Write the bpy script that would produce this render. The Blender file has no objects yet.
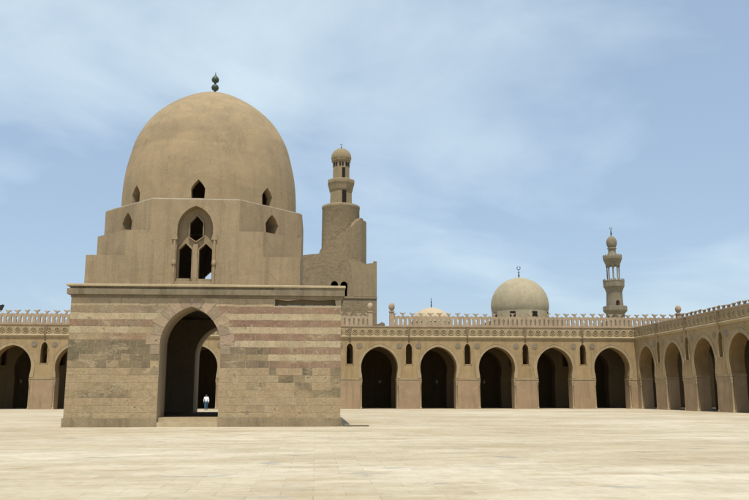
import bpy, bmesh, math, random
from mathutils import Vector, Matrix
from mathutils.geometry import tessellate_polygon
random.seed(7)
R = math.radians
scene = bpy.context.scene
col = scene.collection

# ------------------------------------------------------------------ materials
def new_mat(name):
    m = bpy.data.materials.new(name); m.use_nodes = True
    nt = m.node_tree; nt.nodes.clear()
    out = nt.nodes.new('ShaderNodeOutputMaterial'); b = nt.nodes.new('ShaderNodeBsdfPrincipled')
    nt.links.new(b.outputs[0], out.inputs[0])
    b.inputs['Specular IOR Level'].default_value = 0.15
    return m, nt, b
def N(nt, t, **kw):
    n = nt.nodes.new(t)
    for k, v in kw.items(): setattr(n, k, v)
    return n
def noise(nt, vec, scale, detail=6, rough=0.6, dist=0.0):
    n = N(nt, 'ShaderNodeTexNoise'); n.inputs['Scale'].default_value = scale; n.inputs['Detail'].default_value = detail
    n.inputs['Roughness'].default_value = rough; n.inputs['Distortion'].default_value = dist
    nt.links.new(vec, n.inputs['Vector']); return n.outputs['Fac']
def mapping(nt, vec, scale=(1, 1, 1), loc=(0, 0, 0)):
    n = N(nt, 'ShaderNodeMapping'); n.inputs['Scale'].default_value = scale; n.inputs['Location'].default_value = loc
    nt.links.new(vec, n.inputs['Vector']); return n.outputs[0]
def ramp(nt, fac, stops):
    n = N(nt, 'ShaderNodeValToRGB'); e = n.color_ramp.elements
    while len(e) < len(stops): e.new(0.5)
    for i, (p, c) in enumerate(stops):
        e[i].position = p; e[i].color = (c[0], c[1], c[2], 1) if hasattr(c, '__len__') else (c, c, c, 1)
    nt.links.new(fac, n.inputs[0]); return n.outputs[0]
def mix(nt, fac, a, b, mode='MIX'):
    n = N(nt, 'ShaderNodeMix', data_type='RGBA', blend_type=mode)
    for i, v in ((0, fac), (6, a), (7, b)):
        if hasattr(v, 'links') or hasattr(v, 'is_output'): nt.links.new(v, n.inputs[i])
        elif i == 0: n.inputs[0].default_value = v
        else: n.inputs[i].default_value = (v[0], v[1], v[2], 1)
    return n.outputs[2]
def math_n(nt, op, a, b=0.0):
    n = N(nt, 'ShaderNodeMath', operation=op)
    for i, v in ((0, a), (1, b)):
        if hasattr(v, 'is_output'): nt.links.new(v, n.inputs[i])
        else: n.inputs[i].default_value = v
    return n.outputs[0]
def bump(nt, bsdf, h, strength=0.4, dist=0.03):
    n = N(nt, 'ShaderNodeBump'); n.inputs['Strength'].default_value = strength; n.inputs['Distance'].default_value = dist
    nt.links.new(h, n.inputs['Height']); nt.links.new(n.outputs[0], bsdf.inputs['Normal'])
def pos(nt): return N(nt, 'ShaderNodeNewGeometry').outputs['Position']

def plaster(name, c, dark, light, patch=0.35, streak=0.35, fine=0.25, bstr=0.35, rough=0.9, mottle=1.0, band=0.0, crack=0.0):
    """weathered plaster / stone: big patches, rain streaks, fine grain, optional horizontal lift bands and cracks"""
    m, nt, b = new_mat(name); p = pos(nt)
    big = noise(nt, p, 0.32 * mottle, 7, 0.62, 0.4)
    colr = mix(nt, math_n(nt, 'MULTIPLY', ramp(nt, big, [(0.40, 0), (0.66, 1)]), patch), c, dark)
    md = noise(nt, mapping(nt, p, loc=(13, 7, 3)), 1.3 * mottle, 6, 0.65, 0.3)
    colr = mix(nt, math_n(nt, 'MULTIPLY', ramp(nt, md, [(0.5, 0), (0.72, 1)]), patch), colr, light)
    st = noise(nt, mapping(nt, p, (1.6, 1.6, 0.12)), 1.5, 6, 0.7)
    colr = mix(nt, math_n(nt, 'MULTIPLY', ramp(nt, st, [(0.5, 0), (0.75, 1)]), streak), colr, [v * 0.62 for v in dark])
    if band:
        bd = noise(nt, mapping(nt, p, (0.16, 0.16, 1.0)), 0.9, 6, 0.62, 0.8)
        colr = mix(nt, math_n(nt, 'MULTIPLY', ramp(nt, bd, [(0.44, 0), (0.7, 1)]), band), colr, [v * 0.8 for v in dark])
    if crack:
        v = N(nt, 'ShaderNodeTexVoronoi', feature='DISTANCE_TO_EDGE'); v.inputs['Scale'].default_value = 0.55
        wv = N(nt, 'ShaderNodeVectorMath', operation='ADD')
        nn = N(nt, 'ShaderNodeTexNoise'); nn.inputs['Scale'].default_value = 1.7; nt.links.new(p, nn.inputs['Vector'])
        nt.links.new(p, wv.inputs[0]); nt.links.new(nn.outputs['Color'], wv.inputs[1]); nt.links.new(wv.outputs[0], v.inputs['Vector'])
        cr = ramp(nt, v.outputs['Distance'], [(0.0, 1), (0.02, 0)])
        gate = ramp(nt, noise(nt, p, 0.5, 3), [(0.5, 0), (0.6, 1)])
        colr = mix(nt, math_n(nt, 'MULTIPLY', math_n(nt, 'MULTIPLY', cr, gate), crack), colr, [v_ * 0.45 for v_ in dark])
    fg = noise(nt, p, 14, 5, 0.7)
    colr = mix(nt, fine, colr, ramp(nt, fg, [(0.3, 0.35), (0.7, 1.0)]), 'MULTIPLY')
    nt.links.new(colr, b.inputs['Base Color']); b.inputs['Roughness'].default_value = rough
    h = math_n(nt, 'ADD', noise(nt, p, 5, 8, 0.7), math_n(nt, 'MULTIPLY', big, 1.5))
    bump(nt, b, h, bstr, 0.04)
    return m

def rubble(name, c, dark, mortar, sx=1.6, bstr=0.8):
    """courses of small rough stone"""
    m, nt, b = new_mat(name); p = pos(nt)
    sp = N(nt, 'ShaderNodeSeparateXYZ'); nt.links.new(p, sp.inputs[0])
    cb = N(nt, 'ShaderNodeCombineXYZ')
    nt.links.new(math_n(nt, 'ADD', sp.outputs[0], sp.outputs[1]), cb.inputs[0]); nt.links.new(sp.outputs[2], cb.inputs[1])
    wob = N(nt, 'ShaderNodeTexNoise'); wob.inputs['Scale'].default_value = 0.9; nt.links.new(p, wob.inputs['Vector'])
    va = N(nt, 'ShaderNodeVectorMath', operation='MULTIPLY_ADD'); nt.links.new(wob.outputs['Color'], va.inputs[0])
    va.inputs[1].default_value = (0.25, 0.25, 0); nt.links.new(cb.outputs[0], va.inputs[2])
    br = N(nt, 'ShaderNodeTexBrick'); br.inputs['Scale'].default_value = sx
    br.inputs['Color1'].default_value = (*c, 1); br.inputs['Color2'].default_value = (*dark, 1); br.inputs['Mortar'].default_value = (*mortar, 1)
    br.inputs['Mortar Size'].default_value = 0.018; br.inputs['Brick Width'].default_value = 0.8; br.inputs['Row Height'].default_value = 0.36
    br.inputs['Mortar Smooth'].default_value = 0.4
    nt.links.new(va.outputs[0], br.inputs['Vector'])
    colr = br.outputs['Color']
    n1 = noise(nt, p, 0.5, 7, 0.65, 0.5)
    colr = mix(nt, math_n(nt, 'MULTIPLY', ramp(nt, n1, [(0.40, 0), (0.58, 1)]), 0.7), colr, c)
    n2 = noise(nt, p, 3.2, 7, 0.7)
    colr = mix(nt, 0.55, colr, ramp(nt, n2, [(0.3, 0.45), (0.7, 1.05)]), 'MULTIPLY')
    nt.links.new(colr, b.inputs['Base Color']); b.inputs['Roughness'].default_value = 0.95
    bump(nt, b, math_n(nt, 'ADD', n2, math_n(nt, 'MULTIPLY', br.outputs['Fac'], -0.4)), bstr, 0.08)
    return m

def masonry(name, amount=1.0):
    """stone blocks whose own colour is stored per block"""
    m, nt, b = new_mat(name); p = pos(nt)
    a = N(nt, 'ShaderNodeAttribute', attribute_name='stone')
    n1 = noise(nt, p, 2.2, 8, 0.7, 0.3); n2 = noise(nt, p, 9, 6, 0.7); n3 = noise(nt, mapping(nt, p, (1, 1, 0.25)), 0.8, 6, 0.65)
    sm_ = noise(nt, mapping(nt, p, (1, 1, 1), (5, 2, 8)), 0.55, 7, 0.65, 0.6)
    zz_ = N(nt, 'ShaderNodeSeparateXYZ'); nt.links.new(p, zz_.inputs[0])
    hgt = math_n(nt, 'ADD', zz_.outputs[2], math_n(nt, 'MULTIPLY', math_n(nt, 'SUBTRACT', sm_, 0.5), 3.0))
    low = ramp(nt, math_n(nt, 'MULTIPLY', hgt, 0.1), [(0.20, 0.85), (0.31, 0.3)])
    base = mix(nt, math_n(nt, 'MULTIPLY', ramp(nt, sm_, [(0.38, 0), (0.52, 1)]), low), a.outputs['Color'], (0.40, 0.297, 0.175))
    pit = noise(nt, p, 2.2, 5, 0.6, 0.1); pf = ramp(nt, pit, [(0.63, 0), (0.69, 1)])
    base = mix(nt, math_n(nt, 'MULTIPLY', pf, 0.65), base, (0.19, 0.155, 0.105))
    scar = noise(nt, mapping(nt, p, (1, 1, 1.6), (31, 12, 5)), 1.1, 6, 0.65, 0.7)
    base = mix(nt, math_n(nt, 'MULTIPLY', ramp(nt, scar, [(0.57, 0), (0.63, 1)]), 0.6), base, (0.46, 0.37, 0.235))
    colr = mix(nt, 0.5, base, ramp(nt, n1, [(0.3, 0.62), (0.7, 1.15)]), 'MULTIPLY')
    colr = mix(nt, 0.45, colr, ramp(nt, n2, [(0.32, 0.5), (0.66, 1.1)]), 'MULTIPLY')
    colr = mix(nt, math_n(nt, 'MULTIPLY', ramp(nt, n3, [(0.5, 0), (0.72, 1)]), 0.4), colr, (0.30, 0.245, 0.16))
    nt.links.new(colr, b.inputs['Base Color']); b.inputs['Roughness'].default_value = 0.95
    bump(nt, b, math_n(nt, 'SUBTRACT', math_n(nt, 'ADD', n1, n2), math_n(nt, 'MULTIPLY', pf, 1.2)), 0.6, 0.04)
    return m
def plain(name, c, rough=0.7, var=0.3, metal=0.0):
    m, nt, b = new_mat(name); p = pos(nt)
    colr = mix(nt, var, c, ramp(nt, noise(nt, p, 9, 4), [(0.3, 0.5), (0.7, 1.1)]), 'MULTIPLY')
    nt.links.new(colr, b.inputs['Base Color']); b.inputs['Roughness'].default_value = rough; b.inputs['Metallic'].default_value = metal
    return m

def ground_mat():
    m, nt, b = new_mat('worn_paving'); p = pos(nt)
    n1 = noise(nt, mapping(nt, p, (0.45, 1, 1)), 0.13, 8, 0.68, 0.6)
    n2 = noise(nt, mapping(nt, p, (0.5, 1, 1), (40, 3, 0)), 0.95, 9, 0.72, 0.3)
    n3 = noise(nt, mapping(nt, p, (0.6, 1, 1), (9, 71, 0)), 0.9, 5, 0.6, 0.5)
    colr = ramp(nt, n1, [(0.38, (0.425, 0.352, 0.238)), (0.5, (0.50, 0.43, 0.312)), (0.62, (0.565, 0.50, 0.385))])
    colr = mix(nt, math_n(nt, 'MULTIPLY', ramp(nt, n2, [(0.5, 0), (0.64, 1)]), 0.65), colr, (0.39, 0.305, 0.185))
    colr = mix(nt, math_n(nt, 'MULTIPLY', ramp(nt, n3, [(0.62, 0), (0.68, 1)]), 0.7), colr, (0.31, 0.30, 0.27))
    br = N(nt, 'ShaderNodeTexBrick'); br.inputs['Scale'].default_value = 1.0
    br.inputs['Brick Width'].default_value = 1.1; br.inputs['Row Height'].default_value = 0.62; br.inputs['Mortar Size'].default_value = 0.012
    br.inputs['Color1'].default_value = (1, 1, 1, 1); br.inputs['Color2'].default_value = (0.78, 0.76, 0.73, 1); br.inputs['Mortar'].default_value = (0.66, 0.6, 0.52, 1)
    br.inputs['Mortar Smooth'].default_value = 0.5
    nt.links.new(mapping(nt, p, loc=(0.3, 0.2, 0)), br.inputs['Vector'])
    colr = mix(nt, math_n(nt, 'MULTIPLY', ramp(nt, noise(nt, p, 0.35, 4), [(0.34, 0.25), (0.6, 1)]), 0.75), colr, br.outputs['Color'], 'MULTIPLY')
    g = noise(nt, p, 3.2, 8, 0.8)
    colr = mix(nt, 0.5, colr, ramp(nt, g, [(0.3, 0.6), (0.66, 1.08)]), 'MULTIPLY')
    nt.links.new(colr, b.inputs['Base Color']); b.inputs['Roughness'].default_value = 0.92
    bump(nt, b, math_n(nt, 'ADD', g, math_n(nt, 'MULTIPLY', br.outputs['Fac'], -0.5)), 0.35, 0.02)
    return m

M = {}
M['ground'] = ground_mat()
M['block'] = masonry('stone_blocks')
M['mortar'] = plaster('mortar', (0.42, 0.335, 0.225), (0.33, 0.26, 0.175), (0.48, 0.39, 0.27), mottle=3)
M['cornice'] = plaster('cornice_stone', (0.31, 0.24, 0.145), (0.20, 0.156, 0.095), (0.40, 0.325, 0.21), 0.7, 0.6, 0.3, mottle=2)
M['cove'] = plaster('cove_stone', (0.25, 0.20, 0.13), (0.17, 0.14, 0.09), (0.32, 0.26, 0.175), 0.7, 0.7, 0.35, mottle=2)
M['drum'] = plaster('drum_plaster', (0.345, 0.26, 0.16), (0.255, 0.194, 0.12), (0.39, 0.297, 0.185), 0.75, 0.55, 0.3, crack=0.35)
M['dome'] = plaster('dome_plaster', (0.385, 0.285, 0.168), (0.275, 0.212, 0.132), (0.415, 0.292, 0.16), 0.75, 0.3, 0.3, band=0.4, crack=0.45, mottle=1.3)
M['white'] = plaster('lime_fillet', (0.50, 0.44, 0.34), (0.34, 0.28, 0.2), (0.58, 0.52, 0.42), mottle=3)
M['tan'] = plaster('tan_stucco', (0.395, 0.282, 0.15), (0.29, 0.20, 0.10), (0.43, 0.318, 0.183), 0.8, 0.65, 0.3)
M['pink'] = plaster('pink_plaster', (0.375, 0.262, 0.16), (0.28, 0.198, 0.122), (0.42, 0.305, 0.195), 0.75, 0.6, 0.25)
M['carved'] = plaster('carved_stucco', (0.40, 0.305, 0.18), (0.29, 0.213, 0.12), (0.47, 0.37, 0.235), 0.7, 0.4, 0.3, mottle=2.5)
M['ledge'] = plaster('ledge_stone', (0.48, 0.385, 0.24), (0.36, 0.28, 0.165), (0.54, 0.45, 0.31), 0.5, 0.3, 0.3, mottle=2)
M['merlon'] = plaster('parapet_stucco', (0.43, 0.325, 0.22), (0.31, 0.23, 0.15), (0.49, 0.385, 0.27), 0.7, 0.4, 0.3, mottle=2.5)
M['grey_rosette'] = plaster('rosette_stucco', (0.30, 0.25, 0.18), (0.22, 0.18, 0.13), (0.38, 0.32, 0.24), mottle=4)
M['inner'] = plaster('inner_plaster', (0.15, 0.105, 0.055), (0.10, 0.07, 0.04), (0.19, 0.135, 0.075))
M['rough'] = rubble('rough_limestone', (0.325, 0.252, 0.155), (0.24, 0.185, 0.113), (0.37, 0.295, 0.185), 2.4)
M['smooth_stone'] = plaster('minaret_stone', (0.315, 0.245, 0.145), (0.25, 0.20, 0.125), (0.38, 0.31, 0.20), 0.6, 0.4, 0.4, mottle=2)
M['grey_dome'] = plaster('grey_plaster', (0.38, 0.322, 0.215), (0.30, 0.255, 0.172), (0.46, 0.40, 0.275), 0.7, 0.55, 0.2)
M['cream_dome'] = plaster('cream_plaster', (0.50, 0.405, 0.27), (0.42, 0.34, 0.225), (0.54, 0.45, 0.32))
M['grey_stone'] = plaster('grey_stone', (0.255, 0.215, 0.15), (0.18, 0.15, 0.105), (0.32, 0.275, 0.20), 0.6, 0.5, 0.35, mottle=2)
M['bronze'] = plain('green_bronze', (0.075, 0.095, 0.07), 0.5, 0.5, 0.3)
M['iron'] = plain('dark_iron', (0.03, 0.035, 0.035), 0.5)
M['dark'] = plain('dark_interior', (0.02, 0.016, 0.012), 0.9)
M['red'] = plain('red_cloth', (0.26, 0.03, 0.035), 0.8)
M['glass'] = plain('milky_glass', (0.11, 0.10, 0.075), 0.25)
M['skin'] = plain('skin', (0.35, 0.20, 0.13), 0.6, 0.1)
M['shirt'] = plain('white_cotton', (0.78, 0.79, 0.82), 0.85, 0.1)
M['jeans'] = plain('blue_denim', (0.07, 0.14, 0.22), 0.85)
M['hair'] = plain('dark_hair', (0.02, 0.016, 0.014), 0.6)
M['shoe'] = plain('shoe_leather', (0.04, 0.03, 0.025), 0.6)
M['wood'] = plain('old_wood', (0.16, 0.125, 0.08), 0.9)
M['stain_and_hole'] = plaster('stain_and_hole_stone', (0.23, 0.17, 0.10), (0.16, 0.12, 0.075), (0.30, 0.225, 0.14), 0.6, 0.6, 0.3, mottle=3)
M['ochre'] = plaster('edge_ochre', (0.31, 0.203, 0.09), (0.22, 0.145, 0.065), (0.36, 0.245, 0.12), 0.7, 0.4, 0.3)
M['eye'] = plain('eye', (0.02, 0.02, 0.02), 0.3)

# ------------------------------------------------------------------ object helpers
def tag(o, label=None, cat=None, group=None, kind=None):
    if label: o['label'] = label
    if cat: o['category'] = cat
    if group: o['group'] = group
    if kind: o['kind'] = kind
    return o
def empty(name, loc=(0, 0, 0), rz=0.0):
    o = bpy.data.objects.new(name, None); col.objects.link(o); o.empty_display_size = 0.3
    o.location = loc; o.rotation_euler = (0, 0, rz); return o
def dup(o, parent, loc=None, rot=None):
    c = o.copy(); col.objects.link(c); c.parent = parent
    if loc is not None: c.location = loc
    if rot is not None: c.rotation_euler = rot
    return c

class MB:
    def __init__(s): s.v = []; s.f = []; s.m = []; s.c = []; s.sm = []
    def face(s, idx, mat=0, colr=None, smooth=False): s.f.append(tuple(idx)); s.m.append(mat); s.c.append(colr or (0.36, 0.29, 0.2)); s.sm.append(smooth)
    def add(s, vs, fs, mat=0, colr=None, smooth=False):
        o = len(s.v); s.v += [tuple(v) for v in vs]
        for f in fs: s.face([i + o for i in f], mat, colr, smooth)
    def box(s, x0, x1, y0, y1, z0, z1, mat=0, colr=None):
        s.add([(x0, y0, z0), (x1, y0, z0), (x1, y1, z0), (x0, y1, z0), (x0, y0, z1), (x1, y0, z1), (x1, y1, z1), (x0, y1, z1)],
              [(3, 2, 1, 0), (4, 5, 6, 7), (0, 1, 5, 4), (1, 2, 6, 5), (2, 3, 7, 6), (3, 0, 4, 7)], mat, colr)
    def plate(s, loops, y0, y1, mat=0, mp=None, edge=None):
        """2-D outline (x,z) with holes, extruded from y0 to y1; mp maps (x,y,z)"""
        mp = mp or (lambda x, y, z: (x, y, z))
        tris = tessellate_polygon([[Vector((x, z, 0)) for x, z in lp] for lp in loops])
        flat = [q for lp in loops for q in lp]; n = len(flat)
        vs = [mp(x, y0, z) for x, z in flat] + [mp(x, y1, z) for x, z in flat]; fs = []; es = []
        for t in tris:
            a, b, c = [flat[i] for i in t]
            ar = (b[0] - a[0]) * (c[1] - a[1]) - (b[1] - a[1]) * (c[0] - a[0])
            if abs(ar) < 1e-9: continue
            t = tuple(t) if ar > 0 else tuple(reversed(t))
            fs.append(t); fs.append(tuple(i + n for i in reversed(t)))
        o = 0
        for li, lp in enumerate(loops):
            k = len(lp)
            area = sum(lp[i][0] * lp[(i + 1) % k][1] - lp[(i + 1) % k][0] * lp[i][1] for i in range(k))
            ccw = area > 0
            for i in range(k):
                a, b = o + i, o + (i + 1) % k
                q = (b, a, a + n, b + n)
                if (li == 0) != ccw: q = tuple(reversed(q))
                es.append(q)
            o += k
        if edge is None: s.add(vs, fs + es, mat)
        else:
            b0 = len(s.v); s.add(vs, fs, mat)
            for q in es: s.face([i + b0 for i in q], edge)
    def lathe(s, prof, cx=0, cy=0, seg=32, mat=0, smooth=True, a0=0.0, rib=0.0, nrib=0):
        o = len(s.v); rows = []
        for r, z in prof:
            if r < 1e-5: s.v.append((cx, cy, z)); rows.append([len(s.v) - 1]); continue
            row = []
            for i in range(seg):
                a = a0 + 2 * math.pi * i / seg
                rr = r * (1 + rib * (abs(math.cos(a * nrib / 2)) - 0.5)) if rib else r
                s.v.append((cx + rr * math.cos(a), cy + rr * math.sin(a), z)); row.append(len(s.v) - 1)
            rows.append(row)
        for A, B in zip(rows, rows[1:]):
            for i in range(seg):
                j = (i + 1) % seg
                if len(A) == 1 and len(B) == 1: break
                if len(A) == 1: s.face((A[0], B[j], B[i])[::-1], mat, None, smooth)
                elif len(B) == 1: s.face((A[i], A[j], B[0]), mat, None, smooth)
                else: s.face((A[i], A[j], B[j], B[i]), mat, None, smooth)
    def prism(s, poly, z0, z1, mat=0):
        n = len(poly)
        s.add([(x, y, z0) for x, y in poly] + [(x, y, z1) for x, y in poly],
              [tuple(range(n))[::-1], tuple(range(n, 2 * n))] + [(i, (i + 1) % n, (i + 1) % n + n, i + n) for i in range(n)], mat)
    def ring(s, x0, x1, y0, y1, prof, mat=0):
        """profile (offset,z) mitred round a rectangle"""
        o = len(s.v)
        for d, z in prof: s.v += [(x0 - d, y0 - d, z), (x1 + d, y0 - d, z), (x1 + d, y1 + d, z), (x0 - d, y1 + d, z)]
        for k in range(len(prof) - 1):
            for i in range(4):
                j = (i + 1) % 4; s.face((o + 4 * k + i, o + 4 * k + j, o + 4 * k + 4 + j, o + 4 * k + 4 + i), mat)
    def tube(s, pts, r, seg=8, mat=0):
        pts = [Vector(p) for p in pts]; o = len(s.v)
        for i, p in enumerate(pts):
            d = (pts[min(i + 1, len(pts) - 1)] - pts[max(i - 1, 0)]).normalized()
            u = d.cross(Vector((0, 0, 1)) if abs(d.z) < 0.9 else Vector((1, 0, 0))).normalized(); w = d.cross(u)
            for k in range(seg):
                a = 2 * math.pi * k / seg; s.v.append(tuple(p + (u * math.cos(a) + w * math.sin(a)) * r))
        for i in range(len(pts) - 1):
            for k in range(seg):
                j = (k + 1) % seg; s.face((o + i * seg + k, o + i * seg + j, o + (i + 1) * seg + j, o + (i + 1) * seg + k), mat, None, True)
        s.face([o + k for k in range(seg)][::-1], mat); s.face([o + (len(pts) - 1) * seg + k for k in range(seg)], mat)
    def build(s, name, mats, parent=None, loc=None):
        me = bpy.data.meshes.new(name); me.from_pydata(s.v, [], s.f)
        mats = mats if isinstance(mats, (list, tuple)) else [mats]
        for m in mats: me.materials.append(m)
        me.polygons.foreach_set('material_index', s.m); me.polygons.foreach_set('use_smooth', s.sm)
        at = me.color_attributes.new('stone', 'FLOAT_COLOR', 'CORNER')
        buf = []
        for f, c in zip(s.f, s.c): buf += [c[0], c[1], c[2], 1.0] * len(f)
        at.data.foreach_set('color', buf); me.update()
        ob = bpy.data.objects.new(name, me); col.objects.link(ob)
        if parent: ob.parent = parent
        if loc: ob.location = loc
        return ob

def boolean(o, cutters, bevel=0.0):
    """cut and bake, no operators"""
    for c in cutters:
        md = o.modifiers.new('cut', 'BOOLEAN'); md.operation = 'DIFFERENCE'; md.solver = 'EXACT'; md.object = c
    if bevel:
        bv = o.modifiers.new('worn', 'BEVEL'); bv.width = bevel; bv.segments = 2; bv.limit_method = 'ANGLE'; bv.angle_limit = R(35)
    bpy.context.view_layer.update()
    dg = bpy.context.evaluated_depsgraph_get()
    me = bpy.data.meshes.new_from_object(o.evaluated_get(dg)); o.modifiers.clear(); o.data = me; return o
def discard(obs):
    for c in obs: bpy.data.objects.remove(c, do_unlink=True)

def arch_half(a, spring, apex, n=14):
    """right half of a pointed arch from springing to apex: (x,z) list"""
    h = apex - spring; c = max((h * h - a * a) / (2 * a), 0.001); r = a + c
    t1 = math.atan2(h, c)
    return [(-c + r * math.cos(t1 * i / n), spring + r * math.sin(t1 * i / n)) for i in range(n + 1)]
def arch_outline(cx, a, z0, spring, apex, n=14, foot=None):
    """closed outline, counter-clockwise, foot = half width at the bottom"""
    f = a if foot is None else foot
    h = arch_half(a, spring, apex, n); pts = [(cx - f, z0), (cx + f, z0)]
    pts += [(cx + x, z) for x, z in h]; pts += [(cx - x, z) for x, z in reversed(h[:-1])]
    return pts

# ------------------------------------------------------------------ ground
mb = MB(); mb.add([(-900, -900, 0), (900, -900, 0), (900, 900, 0), (-900, 900, 0)], [(0, 1, 2, 3)])
tag(mb.build('ground', M['ground']), kind='structure')

# ------------------------------------------------------------------ the fountain pavilion
PX0, PX1, PY0, PY1 = -6.1, 8.17, -6.3, 8.3
CX, CY = 0.0, 1.0
AX, AA, ASP, AAP = 0.2, 1.58, 4.25, 6.29           # arch: centre, half width, springing, apex
pav = tag(empty('fountain_pavilion', (0, 0, 0)), 'large square stone pavilion under a tall tan dome, standing alone in the courtyard', 'pavilion')

def arch_x(z, grow=0.0):
    """half width of the arch (plus ring) at height z, 0 above it"""
    if z <= ASP: return AA + grow
    h = AAP - ASP; c = (h * h - AA * AA) / (2 * AA); r = AA + c + grow
    q = r * r - (z - ASP) ** 2
    return max(math.sqrt(q) - c, 0) if q > 0 else 0

TAN = (0.40, 0.297, 0.175); CREAM = (0.51, 0.405, 0.26); RED = (0.272, 0.165, 0.115); GREY = (0.15, 0.125, 0.08); DUSK = (0.285, 0.215, 0.145)
def jit(c, a=0.10):
    k = 1 + random.uniform(-a, a); return tuple(max(0.01, v * k * (1 + random.uniform(-.03, .03))) for v in c)
def mixc(a, b, t): return tuple(x * (1 - t) + y * t for x, y in zip(a, b))
def front_colour(x, z):
    k = int((6.3 - z) / 0.361) if z < 6.3 else -1
    right = x > 1
    if z >= 6.3: return jit(mixc(CREAM, TAN, 0.5))
    if right and z > 3.05:
        c = RED if k % 2 == 0 else CREAM
        if k == 6 and x < 4.4: c = mixc(RED, GREY, random.uniform(.45, 1))
        if k == 7 and x < 4.3: c = mixc(TAN, GREY, random.uniform(.4, .9))
        if k == 8 and x < 4.8: c = mixc(RED, GREY, random.uniform(.4, .8))
        return jit(c, .08)
    if not right and z > 3.05:
        if k == 0: return jit(DUSK)
        if k in (1, 3): return jit(CREAM if k == 1 or x < -3.2 else mixc(CREAM, TAN, .7))
        if k == 2: return jit(mixc(RED, DUSK, random.uniform(.1, .5)))
        if k == 4: return jit(mixc(RED, TAN, random.uniform(0, .3)) if x > -4.4 else TAN)
        if k in (5, 6): return jit(mixc(GREY, TAN, max(0, random.uniform(-.4, .35))))
        if k == 7: return jit(mixc(GREY, TAN, max(0, random.uniform(-.3, .8))))
        if k == 8: return jit(mixc(GREY, TAN, random.uniform(0, 1.1)) if random.random() < .7 else TAN)
    if z > 2.65:
        if x > 4.3: return jit(GREY if random.random() < .8 else TAN)
        if -2.9 < x < -1: return jit(mixc(GREY, TAN, random.uniform(0, .6)))
        return jit(TAN)
    if z > 2.25 and x > 5.2 and random.random() < .6: return jit(GREY)
    if 1.3 < z < 2.45 and -5.2 < x < -3.0: return jit(mixc(GREY, TAN, random.uniform(0, .6)))
    if 1.3 < z < 2.2 and x > 5.6 and random.random() < .45: return jit(mixc(GREY, TAN, .3))
    if z < 0.5: return jit(mixc(TAN, GREY, random.uniform(.1, .7)))
    return jit(mixc(TAN, CREAM, random.uniform(0, .25)) if random.random() < .92 else mixc(TAN, GREY, .35), .04)
COURSES = [0.0, 0.36, 0.72, 1.1, 1.5, 1.88, 2.27, 2.66]
COURSES += [3.05 + 0.361 * i for i in range(0, 10)] + [6.74]
def facing(mb, x0, x1, mp, colf, arch=True, holes=()):
    """rows of squared blocks, a little proud of the mortar; mp maps (x, proud, z)"""
    RING = 0.52
    for z0, z1 in zip(COURSES, COURSES[1:]):
        g = 0.009 if 2.6 < z0 < 4.8 else 0.006 if z0 > 3 else random.uniform(.0025, .006)
        spans = [(x0, x0, x1, x1)]
        if arch:
            w0, w1 = arch_x(z0 + g, RING if z0 > 3.8 else 0.012), arch_x(z1 - g, RING if z0 > 3.8 else 0.012)
            if w0 > 0 or w1 > 0: spans = [(x0, x0, AX - w0, AX - w1), (AX + w0, AX + w1, x1, x1)]
        for (a0, a1, b0, b1) in spans:
            L = min(b0, b1) - max(a0, a1)
            if L < 0.1: continue
            cuts = []; x = max(a0, a1) + random.uniform(.25, .7)
            while x < min(b0, b1) - 0.22: cuts.append(x); x += random.uniform(.42, 1.05) if not 2.6 < z0 < 4.8 else random.uniform(.32, .75)
            el = [(a0, a1)] + [(c + random.uniform(-.01, .01), c + random.uniform(-.01, .01)) for c in cuts] + [(b0, b1)]
            for (l0, l1), (r0, r1) in zip(el, el[1:]):
                xm, zm = (l0 + r0) / 2, (z0 + z1) / 2
                skip = any(h[0] - .02 < xm < h[1] + .02 and h[2] < zm < h[3] for h in holes)
                if skip: continue
                pr = random.uniform(.004, .016) if z0 > 2.6 else random.uniform(.008, .012); e = random.uniform(.004, .012); jz = random.uniform(-.004, .004)
                c = colf(xm, zm)
                q = [(l0 + g, z0 + g), (r0 - g, z0 + g + jz), (r1 - g, z1 - g), (l1 + g, z1 - g + jz)]
                qi = [(l0 + g + e, z0 + g + e), (r0 - g - e, z0 + g + e + jz), (r1 - g - e, z1 - g - e), (l1 + g + e, z1 - g - e + jz)]
                vs = [mp(x_, -.03, z_) for x_, z_ in q] + [mp(x_, pr * .4, z_) for x_, z_ in q] + [mp(x_, pr, z_) for x_, z_ in qi]
                fs = [(8, 9, 10, 11)]
                for i in range(4):
                    j = (i + 1) % 4; fs += [(i, j, 4 + j, 4 + i), (4 + i, 4 + j, 8 + j, 8 + i)]
                mb.add(vs, fs, 1, c)
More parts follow.
